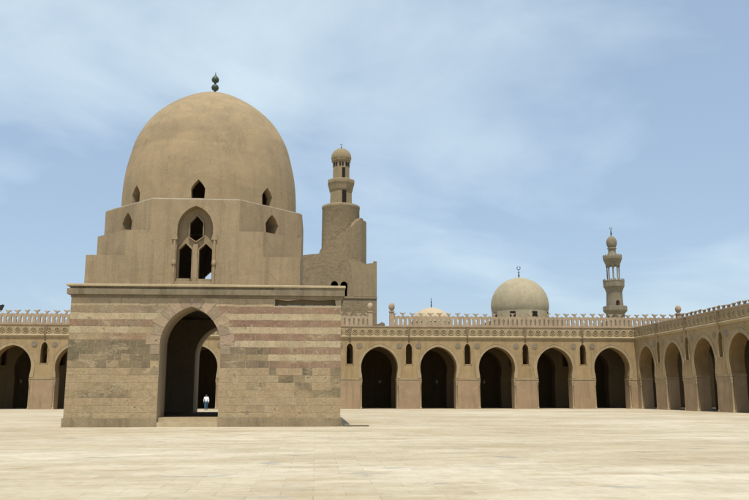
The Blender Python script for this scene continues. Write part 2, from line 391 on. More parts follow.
def voussoirs(mb, mp):
    """alternating pale and mauve arch stones; each one a thin wedge set proud of the wall"""
    h = AAP - ASP; c = (h * h - AA * AA) / (2 * AA); r = AA + c; t1 = math.atan2(h, c); n = 6
    for sgn in (1, -1):
        for i in range(n):
            t0, t2 = t1 * i / n + .004, t1 * (i + 1) / n - .004
            if i == n - 1: t2 = t1 + .01
            cc = jit((0.40, 0.30, 0.205), .05) if i % 2 == 0 else jit((0.325, 0.245, 0.175), .05)
            RING = .74 if i % 2 == 0 else .56
            if sgn > 0 and i == 3: RING = .66
            o, inn = [], []
            for k in range(4):
                t = t0 + (t2 - t0) * k / 3
                for rr, L in ((r + RING, o), (r + .01, inn)):
                    x, z = -c + rr * math.cos(t), ASP + rr * math.sin(t)
                    if x < .01: x = .01
                    L.append((AX + sgn * x, z))
            poly = inn + o[::-1]
            if sgn < 0: poly = poly[::-1]
            mm = len(poly); vs = [mp(x, -.03, z) for x, z in poly] + [mp(x, .024, z) for x, z in poly]
            mb.add(vs, [tuple(range(mm, 2 * mm))] + [(q, (q + 1) % mm, (q + 1) % mm + mm, q + mm) for q in range(mm)], 1, cc)
        # the straight jamb stones beside the opening, below the curve, down to z=3.8
        z0 = 3.775
        for k in range(2):
            za, zb = z0 + k * .24, z0 + (k + 1) * .24 - .008
            if zb > ASP: zb = ASP - .006
            xs = sorted((AX + sgn * (AA + .01), AX + sgn * (AA + .51)))
            vs = [mp(x, -.03, z) for x, z in ((xs[0], za), (xs[1], za), (xs[1], zb), (xs[0], zb))] + [mp(x, .015, z) for x, z in ((xs[0], za), (xs[1], za), (xs[1], zb), (xs[0], zb))]
            mb.add(vs, [(4, 5, 6, 7)] + [(q, (q + 1) % 4, (q + 1) % 4 + 4, q + 4) for q in range(4)], 1, jit((0.325, 0.25, 0.175), .05))

ZT = 6.74; T = 2.1; gap = (4.62, 7.9, 6.36, 6.735)
def wall_loop(x0, x1, zt=ZT):
    h = arch_half(AA, ASP, AAP)
    return [(x0, 0), (AX - AA, 0)] + [(AX - x, z) for x, z in h] + [(AX + x, z) for x, z in reversed(h[:-1])] + [(AX + AA, 0), (x1, 0), (x1, zt), (x0, zt)]
# front wall: an outer leaf with the broken-out course at its upper right, an inner leaf behind it
mb = MB()
notch = [(gap[0], gap[2]), (gap[1], gap[2] + .03), (gap[1] - .05, gap[3]), (6.9, gap[3] - .06), (6.0, gap[3]), (5.3, gap[3] - .1), (gap[0], gap[3])]
mb.plate([wall_loop(PX0, PX1), notch], PY0, PY0 + .6)
mb.plate([wall_loop(PX0, PX1)], PY0 + .6, PY0 + T)
facing(mb, PX0 - .012, PX1 + .012, lambda x, p, z: (x, PY0 - p, z), front_colour, True, ((gap[0], gap[1], 6.3, 6.75),))
voussoirs(mb, lambda x, p, z: (x, PY0 - p, z))
# stones left in the broken course
for x, w, d in ((4.75, .3, .12), (5.25, .8, .1), (6.2, 1.0, .08), (7.3, .5, .1)):
    mb.add([(x, PY0 + d, 6.31), (x + w, PY0 + d, 6.31), (x + w, PY0 + .5, 6.31), (x, PY0 + .5, 6.31), (x + .03, PY0 + d + .05, 6.45), (x + w - .05, PY0 + d + .04, 6.43), (x + w, PY0 + .5, 6.43), (x, PY0 + .5, 6.45)],
           [(4, 5, 6, 7), (0, 1, 5, 4), (1, 2, 6, 5), (3, 0, 4, 7)], 1, (.48, .43, .34))
mb.build('front_wall', [M['mortar'], M['block']], pav)
# back wall with the matching arch, and the two side walls
mb = MB(); mb.plate([wall_loop(PX0, PX1)], PY1 - T, PY1)
facing(mb, PX0 - .012, PX1 + .012, lambda x, p, z: (x, PY1 + p, z), front_colour)
mb.build('back_wall', [M['mortar'], M['block']], pav)
for sx, X in ((-1, PX0), (1, PX1)):
    mb = MB(); mb.box(min(X, X - sx * T), max(X, X - sx * T), PY0 + T + .001, PY1 - T - .001, 0, ZT)  # unseen sides closed without arches so the interior stays dark
    # corners belong to the front and back walls; facing covers the whole side
    facing(mb, PY0, PY1, (lambda y, p, z: (PX0 - p, y, z)) if sx < 0 else (lambda y, p, z: (PX1 + p, y, z)), lambda x, z: front_colour(x if x < -1 else x + 2.2, z), False)
    mb.build('side_wall', [M['mortar'], M['block']], pav)
# cornice: shallow cove under a thin slab
mb = MB()
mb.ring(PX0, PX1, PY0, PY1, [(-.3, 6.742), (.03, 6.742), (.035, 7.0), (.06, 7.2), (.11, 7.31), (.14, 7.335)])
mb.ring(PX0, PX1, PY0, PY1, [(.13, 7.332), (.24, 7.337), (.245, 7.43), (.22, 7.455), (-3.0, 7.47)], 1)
mb.box(PX0 + 2.9, PX1 - 2.9, PY0 + 2.9, PY1 - 2.9, 7.1, 7.468)
mb.box(PX0 - .2, PX1 + .2, PY0 - .2, PY1 + .2, 6.9, 7.2)
# thicker repaired stretch over the broken course
mb.add([(4.55, PY0 - .06, 6.74), (8.24, PY0 - .06, 6.70), (8.34, PY0 - .22, 7.335), (4.55, PY0 - .2, 7.335), (4.55, PY0 + .2, 6.74), (8.26, PY0 + .2, 6.70), (8.36, PY0 + .2, 7.335), (4.55, PY0 + .2, 7.335)],
       [(0, 1, 2, 3), (0, 3, 7, 4), (1, 5, 6, 2), (0, 4, 5, 1)])
mb.build('cornice', [M['cove'], M['ledge']], pav)
# plinth course
mb = MB()
for x0, x1 in ((PX0 - .07, AX - AA - .001), (AX + AA + .001, PX1 + .07)):
    mb.plate([[(x0, 0), (x1, 0), (x1, .42), (x0, .46)]], PY0 - .075, PY0 - .021, 0)
mb.box(PX0 - .07, PX0 - .021, PY0 - .02, PY1, 0, .45); mb.box(PX1 + .021, PX1 + .07, PY0 - .02, PY1, 0, .43)
mb.build('plinth', M['cornice'], pav)
# two steps in the arch, and the floor
mb = MB(); mb.box(AX - AA + .004, AX + AA - .004, PY0 - .02, PY0 + .42, 0, .24); mb.build('step', M['ledge'], pav)
mb = MB(); mb.box(AX - AA + .004, AX + AA - .004, PY0 + .3, PY0 + 1.0, .24, .47); mb.build('step', M['ledge'], pav)
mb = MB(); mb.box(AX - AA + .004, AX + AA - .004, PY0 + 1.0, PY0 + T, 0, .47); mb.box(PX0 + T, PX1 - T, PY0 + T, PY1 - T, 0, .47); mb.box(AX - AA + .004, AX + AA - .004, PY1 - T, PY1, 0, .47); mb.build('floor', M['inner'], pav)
mb = MB(); mb.box(PX0 + T - .01, PX1 - T + .01, PY0 + T - .01, PY1 - T + .01, 6.75, 6.88); mb.build('ceiling', M['inner'], pav)  # closed off below the drum to keep the interior dark

# stepped stages between the base and the dome
H = 5.9
def chamf(h, c):
    if c < .01: return [(CX - h, CY - h), (CX + h, CY - h), (CX + h, CY + h), (CX - h, CY + h)]
    return [(CX - h + c, CY - h), (CX + h - c, CY - h), (CX + h, CY - h + c), (CX + h, CY + h - c), (CX + h - c, CY + h), (CX - h + c, CY + h), (CX - h, CY + h - c), (CX - h, CY - h + c)]
cut = []
def cutter(fn):
    m = MB(); fn(m); o = m.build('cutter', M['dark']); cut.append(o); return o
inside = cutter(lambda m: m.lathe([(0, 7.2), (4.85, 7.2), (4.85, 12.9), (0, 12.9)], CX, CY, 40, smooth=False))
WIN = arch_outline(0, .99, 7.86, 10.85, 12.16, 12)
winf = cutter(lambda m: m.plate([WIN], CY - H - .3, CY + H + .3))
HEX = [(-.43, 10.95), (.43, 10.95), (.50, 11.5), (.28, 11.85), (0, 12.1), (-.28, 11.85), (-.50, 11.5)]
def diag(sx):
    def mp(x, y, z):
        a = R(45) * sx; return (CX + x * math.cos(a) - y * math.sin(a), CY + x * math.sin(a) + y * math.cos(a), z)
    return mp
wd1 = cutter(lambda m: m.plate([HEX], -H - .3, H + .3, 0, diag(1)))
wd2 = cutter(lambda m: m.plate([HEX], -H - .3, H + .3, 0, diag(-1)))
for nm, c, z0, z1, cs in (('lower_stage', 0, 7.47, 9.27, (inside, winf)), ('middle_stage', 2.1, 9.27, 10.72, (inside, winf)), ('octagon_stage', H * (2 - math.sqrt(2)), 10.72, 12.52, (inside, winf, wd1, wd2))):
    m = MB(); m.prism(chamf(H, c), z0, z1); boolean(m.build(nm, M['drum'], pav), cs)
# lime fillet where the dome meets the octagon
mb = MB(); mb.prism(chamf(H - .07, (H - .07) * (2 - math.sqrt(2))), 12.522, 12.60); o = mb.build('fillet', M['white'], pav); boolean(o, (inside,))
# big window: tracery, sill, side shafts
def hexa(x0, x1, zb, zs, zt): return [(x0, zb), (x1, zb), (x1, zs), ((x0 + x1) / 2, zt), (x0, zs)]
def window(yf, s):
    w = MB()
    outl = arch_outline(0, .985, 7.862, 10.85, 12.155, 12)
    w.plate([outl, hexa(-.93, -.2, 8.0, 9.72, 10.08), hexa(.2, .93, 8.0, 9.72, 10.08), [(0, 10.2), (.37, 10.45), (.37, 11.28), (0, 11.7), (-.37, 11.28), (-.37, 10.45)]], yf + s * .55, yf + s * .75)
    def inset(lp, g):
        n = len(lp); out = []
        for i in range(n):
            a, b_, c = lp[i - 1], lp[i], lp[(i + 1) % n]
            d1 = (b_[0] - a[0], b_[1] - a[1]); d2 = (c[0] - b_[0], c[1] - b_[1]); l1, l2 = math.hypot(*d1), math.hypot(*d2)
            n1, n2 = (d1[1] / l1, -d1[0] / l1), (d2[1] / l2, -d2[0] / l2); k = 1 + n1[0] * n2[0] + n1[1] * n2[1]
            out.append((b_[0] + g * (n1[0] + n2[0]) / k, b_[1] + g * (n1[1] + n2[1]) / k))
        return out
    for lp in (hexa(-.93, -.2, 8.0, 9.72, 10.08), hexa(.2, .93, 8.0, 9.72, 10.08), [(0, 10.2), (.37, 10.45), (.37, 11.28), (0, 11.7), (-.37, 11.28), (-.37, 10.45)]):
        ya, yb = sorted((yf + s * .40, yf + s * .548)); w.plate([inset(lp, .052), inset(lp, .002)[::-1]], ya, yb)
    # raised ribs of the Y
    w.box(-.13, .13, min(yf + s * .37, yf + s * .548), max(yf + s * .37, yf + s * .548), 7.87, 10.02)
    t = w.build('window', M['drum'], pav)
    for xa, xb, zt in ((-.95, -.22, 8.02), (.22, .95, 8.0)):
        q = MB(); q.box(xa, xb, min(yf + s * .08, yf + s * .4), max(yf + s * .08, yf + s * .4), 7.865, zt); q.build('sill', M['cornice'], t)
    for sx in (-1, 1):
        q = MB(); cx = sx * 1.1; cy = yf - s * .035
        q.box(cx - .17, cx + .15, min(cy, yf - s * .1), max(cy + s * .2, yf + s * .03), 10.2, 10.36); q.box(cx - .12, cx + .12, yf - .08, yf + .08, 10.36, 10.52)
        q.lathe([(.075, 7.5), (.075, 10.2)], cx, yf - s * .015, 12); q.lathe([(.12, 8.78), (.13, 8.86), (.13, 8.95), (.09, 9.05)], cx, yf - s * .015, 12)
        q.build('side_shaft', M['drum'], t)
window(CY - H, 1); window(CY + H, -1)
# the dome: a pointed shell with eight keel windows at its foot
prof = [(5.42, 12.5), (5.44, 13.3), (5.40, 14.4), (5.29, 15.4), (5.09, 16.34), (4.84, 17.28), (4.46, 18.1), (3.86, 18.98), (2.88, 19.87), (1.72, 20.58), (.95, 20.9), (.45, 21.08), (0.12, 21.18), (0, 21.2)]
def smooth_prof(p, k=3):
    out = []
    for i in range(len(p) - 1):
        p0, p1, p2, p3 = p[max(i - 1, 0)], p[i], p[i + 1], p[min(i + 2, len(p) - 1)]
        for j in range(k):
            t = j / k
            out.append(tuple(.5 * ((2 * p1[d]) + (-p0[d] + p2[d]) * t + (2 * p0[d] - 5 * p1[d] + 4 * p2[d] - p3[d]) * t * t + (-p0[d] + 3 * p1[d] - 3 * p2[d] + p3[d]) * t ** 3) for d in (0, 1)))
    out.append(p[-1]); return [(max(r, 0), z) for r, z in out]
sp = smooth_prof(prof)
inner = [(max(r - .5, 0), z - (.3 if r < 4 else 0)) for r, z in sp if r > .6]
m = MB(); m.lathe(sp + [(0, 20.6)] + list(reversed(inner)) + [sp[0]], CX, CY, 96)
dome = m.build('dome', M['dome'], pav)
KEEL = [(-.37, 12.72), (.37, 12.72), (.40, 13.3), (.24, 13.58), (0, 13.84), (-.24, 13.58), (-.40, 13.3)]
kc = []
for k in range(4):
    a = R(45 * k)
    kc.append(cutter(lambda m: m.plate([KEEL], -7, 7, 0, (lambda x, y, z: (CX + x * math.cos(a) - y * math.sin(a), CY + x * math.sin(a) + y * math.cos(a), z)))))
boolean(dome, kc); dome.data.set_sharp_from_angle(angle=R(28))
discard(cut)
fin = MB(); fin.lathe([(.1, 21.1), (.12, 21.22), (.07, 21.3), (.08, 21.34), (.2, 21.42), (.245, 21.55), (.2, 21.7), (.08, 21.78), (.06, 21.86), (.09, 21.9), (.21, 21.98), (.245, 22.1), (.2, 22.25), (.09, 22.36), (.035, 22.46), (.025, 22.6), (0, 22.62)], CX, CY, 20)
fin.build('finial', M['bronze'], pav)

# ------------------------------------------------------------------ arcades round the courtyard
B = 7.08; AH, AF = 2.2, 2.07; IMP = 3.62; ASPR, AAPX = 4.85, 7.33
def bay_arch(cx, n=12):
    """open outline from left impost over the crown to right impost"""
    h = arch_half(AH, ASPR, AAPX, n)
    return [(cx - AF, IMP), (cx - AF - .02, 3.95), (cx - AH + .03, 4.4)] + [(cx - x, z) for x, z in h] + [(cx + x, z) for x, z in reversed(h[:-1])] + [(cx + AH - .03, 4.4), (cx + AF + .02, 3.95), (cx + AF, IMP)]
def niche_loop(cx): return arch_outline(cx, .37, 5.25, 7.1, 7.72, 8)[::-1]
def arcade(root, bays, x0, x1, ztop, inner_x1, merlon_gaps, trims0, rx0, prun, setback=0.0):
    """root's local x runs along the front, y goes into the building"""
    # niches between arches
    niches = [c + B / 2 for c in bays if x0 + 1 < c + B / 2 < x1 - 1 and min(abs(c + B - b) for b in bays) < .01]
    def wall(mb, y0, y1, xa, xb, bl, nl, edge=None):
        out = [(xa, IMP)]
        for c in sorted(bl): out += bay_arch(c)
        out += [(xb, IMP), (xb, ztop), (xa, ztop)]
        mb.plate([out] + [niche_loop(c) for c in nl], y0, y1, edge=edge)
    mb = MB(); wall(mb, 0, 1.5, x0, x1, bays, niches, 1); mb.build('wall', [M['tan'], M['ochre']], root)  # edge faces of arches and niches take a darker ochre than the wall
    # second row of arches in the shade, back wall, roof
    mb = MB(); ib = [b for b in bays]
    wall(mb, 7.0, 8.4, x0, inner_x1, ib, niches)
    edges = [x0] + [v for c in sorted(ib) for v in (c - AF, c + AF)] + [inner_x1]
    for a, b_ in zip(edges[::2], edges[1::2]): mb.box(a, b_, 7.0, 8.4, 0, IMP)
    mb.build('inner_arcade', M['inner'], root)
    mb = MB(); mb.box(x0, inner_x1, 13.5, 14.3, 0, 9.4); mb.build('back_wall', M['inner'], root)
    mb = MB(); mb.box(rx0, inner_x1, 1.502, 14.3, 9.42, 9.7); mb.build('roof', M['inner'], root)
    # piers with corner shafts
    edges = [x0] + [v for c in sorted(bays) for v in (c - AF, c + AF)] + [x1]
    first = {}
    for n_, (a, b_) in enumerate(zip(edges[::2], edges[1::2])):
        w = b_ - a; la = n_ > 0; lb = b_ < x1 - .01
        key = (round(w, 2), la, lb)
        if key not in first:
            d = .2; poly = []
            poly += [(d, 0), (d, d), (0, d)] if la else [(0, 0)]
            poly = poly[::-1] if False else poly
            left = [(0, d), (d, d), (d, 0)] if la else [(0, 0)]
            right = [(w - d, 0), (w - d, d), (w, d)] if lb else [(w, 0)]
            mb = MB(); mb.prism(left + right + [(w, 1.5), (0, 1.5)], 0, 3.34)
            p = mb.build('pier', M['pink'], root); p.location = (a, 0, 0)
            mb = MB(); e = .035
            mb.prism([(-e, -e), (w + e, -e), (w + e, 1.5 + e), (-e, 1.5 + e)], 3.40, 3.52); mb.prism([(0, 0), (w, 0), (w, 1.5), (0, 1.5)], 3.345, 3.395); mb.prism([(0, 0), (w, 0), (w, 1.5), (0, 1.5)], 3.525, IMP - .002)
            mb.build('impost', M['carved'], p)
            for ok, xx in ((la, .1), (lb, w - .1)):
                if not ok: continue
                mb = MB(); mb.lathe([(.15, 0), (.15, .12), (.12, .2), (.095, .28), (.095, 2.75), (.12, 2.8), (.095, 2.86), (.13, 3.05), (.165, 3.2), (.165, 3.33)], 0, 0, 14)
                mb.build('corner_shaft', M['carved'], p, (xx, .1, 0))
            first[key] = p
        else:
            s = first[key]; p = dup(s, root, (a, 0, 0))
            for ch in s.children: dup(ch, p)
    # archivolts
    mb = MB(); prof_i = bay_arch(0)
    def grow(pts, g):
        out = []
        for i, q in enumerate(pts):
            a, c = pts[max(i - 1, 0)], pts[min(i + 1, len(pts) - 1)]
            dx, dz = c[0] - a[0], c[1] - a[1]; L = math.hypot(dx, dz) or 1
            out.append((q[0] - dz / L * g, q[1] + dx / L * g))
        return out
    lp = prof_i + grow(prof_i, .34)[::-1]
    mb.plate([lp], -.035, -.002)
    lp2 = grow(prof_i, .34) + grow(prof_i, .42)[::-1]; mb.plate([lp2], -.06, -.002)
    av = mb.build('archivolt', M['carved'], root); av.location = (bays[0], 0, 0)
    for c in bays[1:]: dup(av, root, (c, 0, 0))
    # niche surrounds
    mb = MB(); o = arch_outline(0, .47, 5.19, 7.1, 7.83, 8); i_ = arch_outline(0, .372, 5.25, 7.1, 7.72, 8)
    mb.plate([o, i_[::-1]], -.03, -.002)
    for sx in (-1, 1): mb.lathe([(.06, 5.25), (.06, 6.7), (.085, 6.8), (.085, 6.9)], sx * .43, -.03, 10)
    nf = mb.build('niche_surround', M['carved'], root); nf.location = (niches[0], 0, 0)
    for c in niches[1:]: dup(nf, root, (c, 0, 0))
    # rosettes either side of each niche
    mb = MB(); mb.lathe([(.34, -.002), (.34, .05), (.28, .06), (.27, .025), (.24, .02)], 0, 0, 20); 
    for k in range(8):
        a = 2 * math.pi * k / 8; mb.lathe([(.085, .02), (.07, .05), (0, .06)], .15 * math.cos(a), .15 * math.sin(a), 8)
    mb.lathe([(.24, .02), (0, .021)], 0, 0, 20); mb.lathe([(.06, .02), (.05, .06), (0, .075)], 0, 0, 8)
    rs = None
    for c in niches:
        for dx in (-1.15, 1.15):
            if rs is None: rs = mb.build('rosette', M['grey_rosette'], root); rs.location = (c + dx, 0, 7.45); rs.rotation_euler = (R(90), 0, 0)
            else: dup(rs, root, (c + dx, 0, 7.45))
    # frieze between two ledges, with roundels
    t0, t1 = trims0
    mb = MB(); mb.box(t0, t1, -.05, -.003, 8.56, 9.62); fz = mb.build('frieze', M['carved'], root)
    mb = MB(); mb.lathe([(.36, -.01), (.36, .03), (.33, .055), (.28, .055), (.25, .03), (.25, .004)], 0, 0, 20)
    for k in range(6):
        a = 2 * math.pi * k / 6; mb.lathe([(.06, .004), (.05, .04), (0, .05)], .135 * math.cos(a), .125 * math.sin(a), 7)
    mb.lathe([(.25, .004), (0, .005)], 0, 0, 20, 1)  # centre disc coloured dark for the shade of a hole
    rd = None; k = 0; x = t1 - .5
    while x > t0 + .4 and k < 99:
        if rd is None: rd = mb.build('roundel', [M['carved'], M['stain_and_hole']], fz, (x, -.052, 9.06)); rd.rotation_euler = (R(90), 0, 0)
        else: dup(rd, fz, (x, -.052, 9.06))
        x -= .89; k += 1
    mb = MB(); mb.plate([[(-.003, 8.30), (-.10, 8.40), (-.20, 8.46), (-.20, 8.54), (-.05, 8.60), (-.003, 8.60)]], t0, t1, 0, lambda x_, y_, z_: (y_, x_, z_)); mb.build('ledge', M['ledge'], root)
    mb = MB(); mb.plate([[(-.003, 9.60), (-.10, 9.63), (-.14, 9.70), (-.14, 9.77), (-.003, 9.78)]], t0, t1, 0, lambda x_, y_, z_: (y_, x_, z_))
    mb.box(x0, x1, .002, .5, ztop + .002, 9.78); mb.build('coping', M['merlon'], root)
    # stained rain channels above the niches
    mb = MB(); mb.plate([[(-.12, 8.61), (.12, 8.61), (.15, 9.2), (.2, 9.6), (-.2, 9.6), (-.14, 9.15)]], -.13, -.051); mb.box(-.1, .1, -.24, -.201, 8.3, 8.56)
    mb.plate([[(-.09, 7.9), (.06, 7.84), (.1, 8.29), (-.1, 8.29)]], -.03, -.002)
    dc = None
    for c in niches:
        if dc is None: dc = mb.build('rain_channel', M['stain_and_hole'], root); dc.location = (c, 0, 0)
        else: dup(dc, root, (c, 0, 0))
    # pierced parapet and its fan-shaped merlons
    P = 1.11; runs = []; a = prun[0]
    for g0, g1 in merlon_gaps: runs.append((a, g0)); a = g1
    runs.append((a, prun[1]))
    Z0 = 9.78; yb0, yb1 = .12 + setback, .34 + setback
    fan = MB(); fan.plate([[(-.09, 0), (.09, 0), (.07, .12), (.32, .37), (.31, .45), (.10, .36), (0, .41), (-.10, .36), (-.31, .45), (-.32, .37), (-.07, .12)][::1]], yb0, yb1)
    ff = None
    for a, b_ in runs:
        n = max(1, int(round((b_ - a) / P))); p = (b_ - a) / n; mb = MB()
        top = []; holes = []
        for i in range(n):
            c = a + p * (i + .5)
            top += [(c - p / 2, Z0 + 1.27), (c - p / 2 + .14, Z0 + 1.24), (c - .36, Z0 + 1.15), (c - .2, Z0 + 1.2), (c - .1, Z0 + 1.26), (c + .1, Z0 + 1.26), (c + .2, Z0 + 1.2), (c + .36, Z0 + 1.15), (c + p / 2 - .14, Z0 + 1.24)]
            # small opening between the legs of each figure
            holes.append([(c - .07, Z0 + .16), (c - .07, Z0 + .5), (c - .13, Z0 + .62), (c - .13, Z0 + .78), (c, Z0 + .92), (c + .13, Z0 + .78), (c + .13, Z0 + .62), (c + .07, Z0 + .5), (c + .07, Z0 + .16)])
            if i < n - 1:
                d = c + p / 2; holes.append([(d - .10, Z0 + .16), (d - .115, Z0 + .6), (d - .085, Z0 + .9), (d, Z0 + 1.0), (d + .085, Z0 + .9), (d + .115, Z0 + .6), (d + .10, Z0 + .16)])
        outl = [(a, Z0), (b_, Z0), (b_, Z0 + 1.27)] + top[::-1]
        if outl[-1] == outl[0]: outl.pop()
        mb.box(a, b_, yb0, yb1, 9.705, Z0 - .002); mb.plate([outl] + holes, yb0, yb1); pp = mb.build('parapet', M['merlon'], root)
        for i in range(n):
            c = a + p * (i + .5)
            if ff is None: ff = fan.build('merlon', M['merlon'], pp, (c, 0, Z0 + 1.24))
            else:
                f_ = dup(ff, pp, (c + random.uniform(-.03, .03), 0, Z0 + 1.24 + random.uniform(-.05, .01)), (0, random.uniform(-.12, .12), 0)); f_.scale = (random.uniform(.85, 1.12), 1, random.uniform(.78, 1.05))
def parapet_post(root, x):
    mb = MB(); mb.box(x - .26, x + .26, -.02, .5, 9.78, 11.45); mb.box(x - .33, x + .33, -.09, .57, 11.45, 11.58)
    p = mb.build('parapet_post', M['merlon'], root)
    mb = MB(); mb.lathe([(.2, 11.58), (.17, 11.66), (.30, 11.82), (.36, 12.05), (.34, 12.3), (.22, 12.5), (0, 12.6)], x, .24, 20, rib=.06, nrib=10); mb.build('ball_finial', M['merlon'], p)

far = tag(empty('courtyard_arcade', (0, 46, 0)), 'long tan arcade crossing the back of the courtyard behind the domed pavilion', 'arcade', 'arcades round the courtyard')
fb = [42.71 - B * i for i in range(13)][::-1]
arcade(far, fb, -46.2, 45.78, 9.6, 60, [(13.55, 15.6)], (-46.2, 45.78), -46.2, (-46.2, 51.3))
parapet_post(far, 15.9); parapet_post(far, 13.3); parapet_post(far, 51.6)
side = tag(empty('courtyard_arcade', (45.78, 46, 0), R(-90)), 'tan arcade along the right side of the courtyard, running towards the viewer', 'arcade', 'arcades round the courtyard')
sb = [3.07 + B * i for i in range(7)]
arcade(side, sb, 0.0, 50.0, 9.6, 50.0, [], (.25, 50.0), .0, (.3, 50.0), 5.6)

# ------------------------------------------------------------------ spiral minaret
mn = tag(empty('spiral_minaret', (10.25, 66, 0)), 'rough stone minaret with an outside spiral stair and small ribbed cap, behind the pavilion', 'minaret')
mb = MB(); mb.plate([[(-5.7, 0), (5.0, 0), (5.0, 20.2), (4.55, 20.25), (4.4, 19.95), (3.4, 19.85), (2.4, 20.3), (1.2, 20.75), (.2, 21.3), (-.8, 21.5), (-1.6, 21.2), (-2.8, 21.25), (-4.0, 21.15), (-5.7, 20.95)]], -4.6, 4.6)
wb = mb.build('square_base', [M['rough'], M['dark']], mn)
ck = []
for xx, w, zt in ((-.95, .5, 17.35), (.38, .5, 17.3)):
    c = MB(); c.plate([arch_outline(xx, w, 15.2, zt - .52, zt, 8, w * .85)], -5.2, -2.5); ck.append(c.build('cutter', M['dark']))
# the holes are placed in the minaret's own frame
for c in ck: c.location = (10.25, 66, 0)
boolean(wb, ck); discard(ck)
mb = MB(); mb.box(-4.9, 5.05, -4.72, -4.605, 14.9, 15.15); mb.build('string_course', M['smooth_stone'], mn)
# smooth plastered panel on the right of the base
mb = MB(); mb.plate([[(1.75, 15.2), (4.98, 15.2), (4.98, 20.0), (4.3, 19.85), (3.4, 19.75), (2.4, 20.1), (.9, 20.4), (1.3, 19.4)]], -4.64, -4.603); mb.build('plaster_panel', M['smooth_stone'], mn)
mb = MB(); mb.lathe([(2.9, 19.0), (2.82, 22), (2.76, 28.6), (2.82, 28.75), (2.82, 29.1), (2.6, 29.2), (0, 29.25)], 0, 0, 40); mb.build('round_tower', M['rough'], mn)
# helical stair wall: outer leaf rising round the tower
mb = MB(); n = 40; rr = 3.85
vs = []; fs = []
random.seed(5)
for i in range(n + 1):
    t = i / n; a = R(-195 + 215 * t); zt = 20.4 + 6.4 * min(1, t / .70) ** 1.3 + random.uniform(-.18, .18)
    if t > .93: zt -= .6
    for r in (2.7, rr - .1 * random.random()):
        vs += [(r * math.cos(a), r * math.sin(a), 19.0), (r * math.cos(a), r * math.sin(a), zt)]
for i in range(n):
    o = 4 * i; fs += [(o + 2, o + 6, o + 7, o + 3), (o + 1, o + 3, o + 7, o + 5), (o, o + 1, o + 5, o + 4)]
fs += [(0, 2, 3, 1), (4 * n, 4 * n + 1, 4 * n + 3, 4 * n + 2)]
mb.add(vs, fs); mb.build('spiral_stair', M['rough'], mn)
mb = MB(); mb.lathe([(1.75, 29.2), (1.7, 31.3), (1.85, 31.6), (1.98, 32.2), (2.12, 32.6), (2.12, 33.0), (2.0, 33.15), (0, 33.2)], 0, 0, 8, smooth=False, a0=R(22.5)); t2 = mb.build('lower_lantern', M['smooth_stone'], mn)
mb = MB(); mb.lathe([(1.32, 33.15), (1.30, 35.9), (1.5, 36.1), (1.55, 36.35), (1.35, 36.45)], 0, 0, 8, smooth=False, a0=R(22.5)); t3 = mb.build('upper_lantern', M['smooth_stone'], mn)
mb = MB(); mb.box(.12, .72, -1.72, -1.5, 29.35, 31.3); mb.build('doorway', M['dark'], t2)
mb = MB(); mb.box(.1, .55, -1.27, -1.1, 33.4, 34.9); mb.build('doorway', M['dark'], t3)
for k in range(8):
    a = R(-90 + 45 * k); mb = MB()
    for off in (-.2, .2):
        mb.plate([arch_outline(off, .12, 35.2, 35.6, 35.8, 5)], -1.262, -1.1, 0, lambda x, y, z: (x * math.cos(a + R(90)) - y * math.sin(a + R(90)), x * math.sin(a + R(90)) + y * math.cos(a + R(90)), z))
    mb.build('window', M['dark'], t3)
mb = MB(); mb.lathe([(1.42, 36.42), (1.45, 36.7), (1.36, 37.2), (1.05, 37.7), (.6, 38.02), (.15, 38.15), (0, 38.17)], 0, 0, 96, rib=.1, nrib=24); mb.build('ribbed_cap', M['smooth_stone'], mn)
mb = MB(); mb.lathe([(.06, 38.1), (.05, 38.3), (.1, 38.36), (.04, 38.44), (.03, 38.8), (0, 38.82)], 0, 0, 10); mb.tube([(-.16, 0, 38.86), (-.1, 0, 38.8), (0, 0, 38.78), (.1, 0, 38.8), (.16, 0, 38.86)], .03, 6); mb.build('finial', M['iron'], mn)

# ------------------------------------------------------------------ domes beyond the back arcade
gd = tag(empty('domed_tomb', (43.0, 90, 0)), 'broad grey plastered dome with a crescent finial rising behind the parapet', 'domed building')
mb = MB(); mb.prism([(-6.3, -6.3), (6.3, -6.3), (6.3, 6.3), (-6.3, 6.3)], 0, 14.2); mb.build('walls', M['grey_stone'], gd)
mb = MB(); mb.lathe([(4.95, 14.2), (4.95, 16.1)], 0, 0, 64, smooth=True); dr = mb.build('drum', M['grey_dome'], gd)
mb = MB(); mb.lathe(smooth_prof([(4.95, 16.1), (5.08, 16.7), (5.1, 17.4), (4.92, 18.6), (4.45, 19.7), (3.7, 20.7), (2.7, 21.5), (1.5, 22.05), (.5, 22.3), (0, 22.34)]), 0, 0, 64); mb.build('dome', M['grey_dome'], gd)
for k in range(8):
    a = R(45 * k + 16); mb = MB()
    mb.plate([[(-.5, 15.0), (.5, 15.0), (.48, 15.86), (-.48, 15.88)]], -5.02, -4.6, 0, lambda x, y, z: (x * math.cos(a) - y * math.sin(a), x * math.sin(a) + y * math.cos(a), z)); mb.build('window', M['dark'], dr)
mb = MB(); mb.lathe([(.1, 22.3), (.08, 22.6), (.2, 22.75), (.08, 22.9), (.06, 23.1), (.16, 23.25), (.06, 23.4), (.05, 23.75)], 0, 0, 12)
mb.tube([(.3 * math.cos(R(t)), 0, 24.1 + .3 * math.sin(R(t))) for t in range(-250, 71, 20)], .06, 6); mb.build('finial', M['iron'], gd)
cd = tag(empty('domed_tomb', (24.9, 75, 0)), 'small pale cream dome peeping over the parapet with a thin dark spike', 'domed building')
mb = MB(); mb.lathe([(3.3, 0), (3.3, 12.7), (3.15, 12.8)], 0, 0, 8, smooth=False, a0=R(22.5)); mb.build('walls', M['cream_dome'], cd)
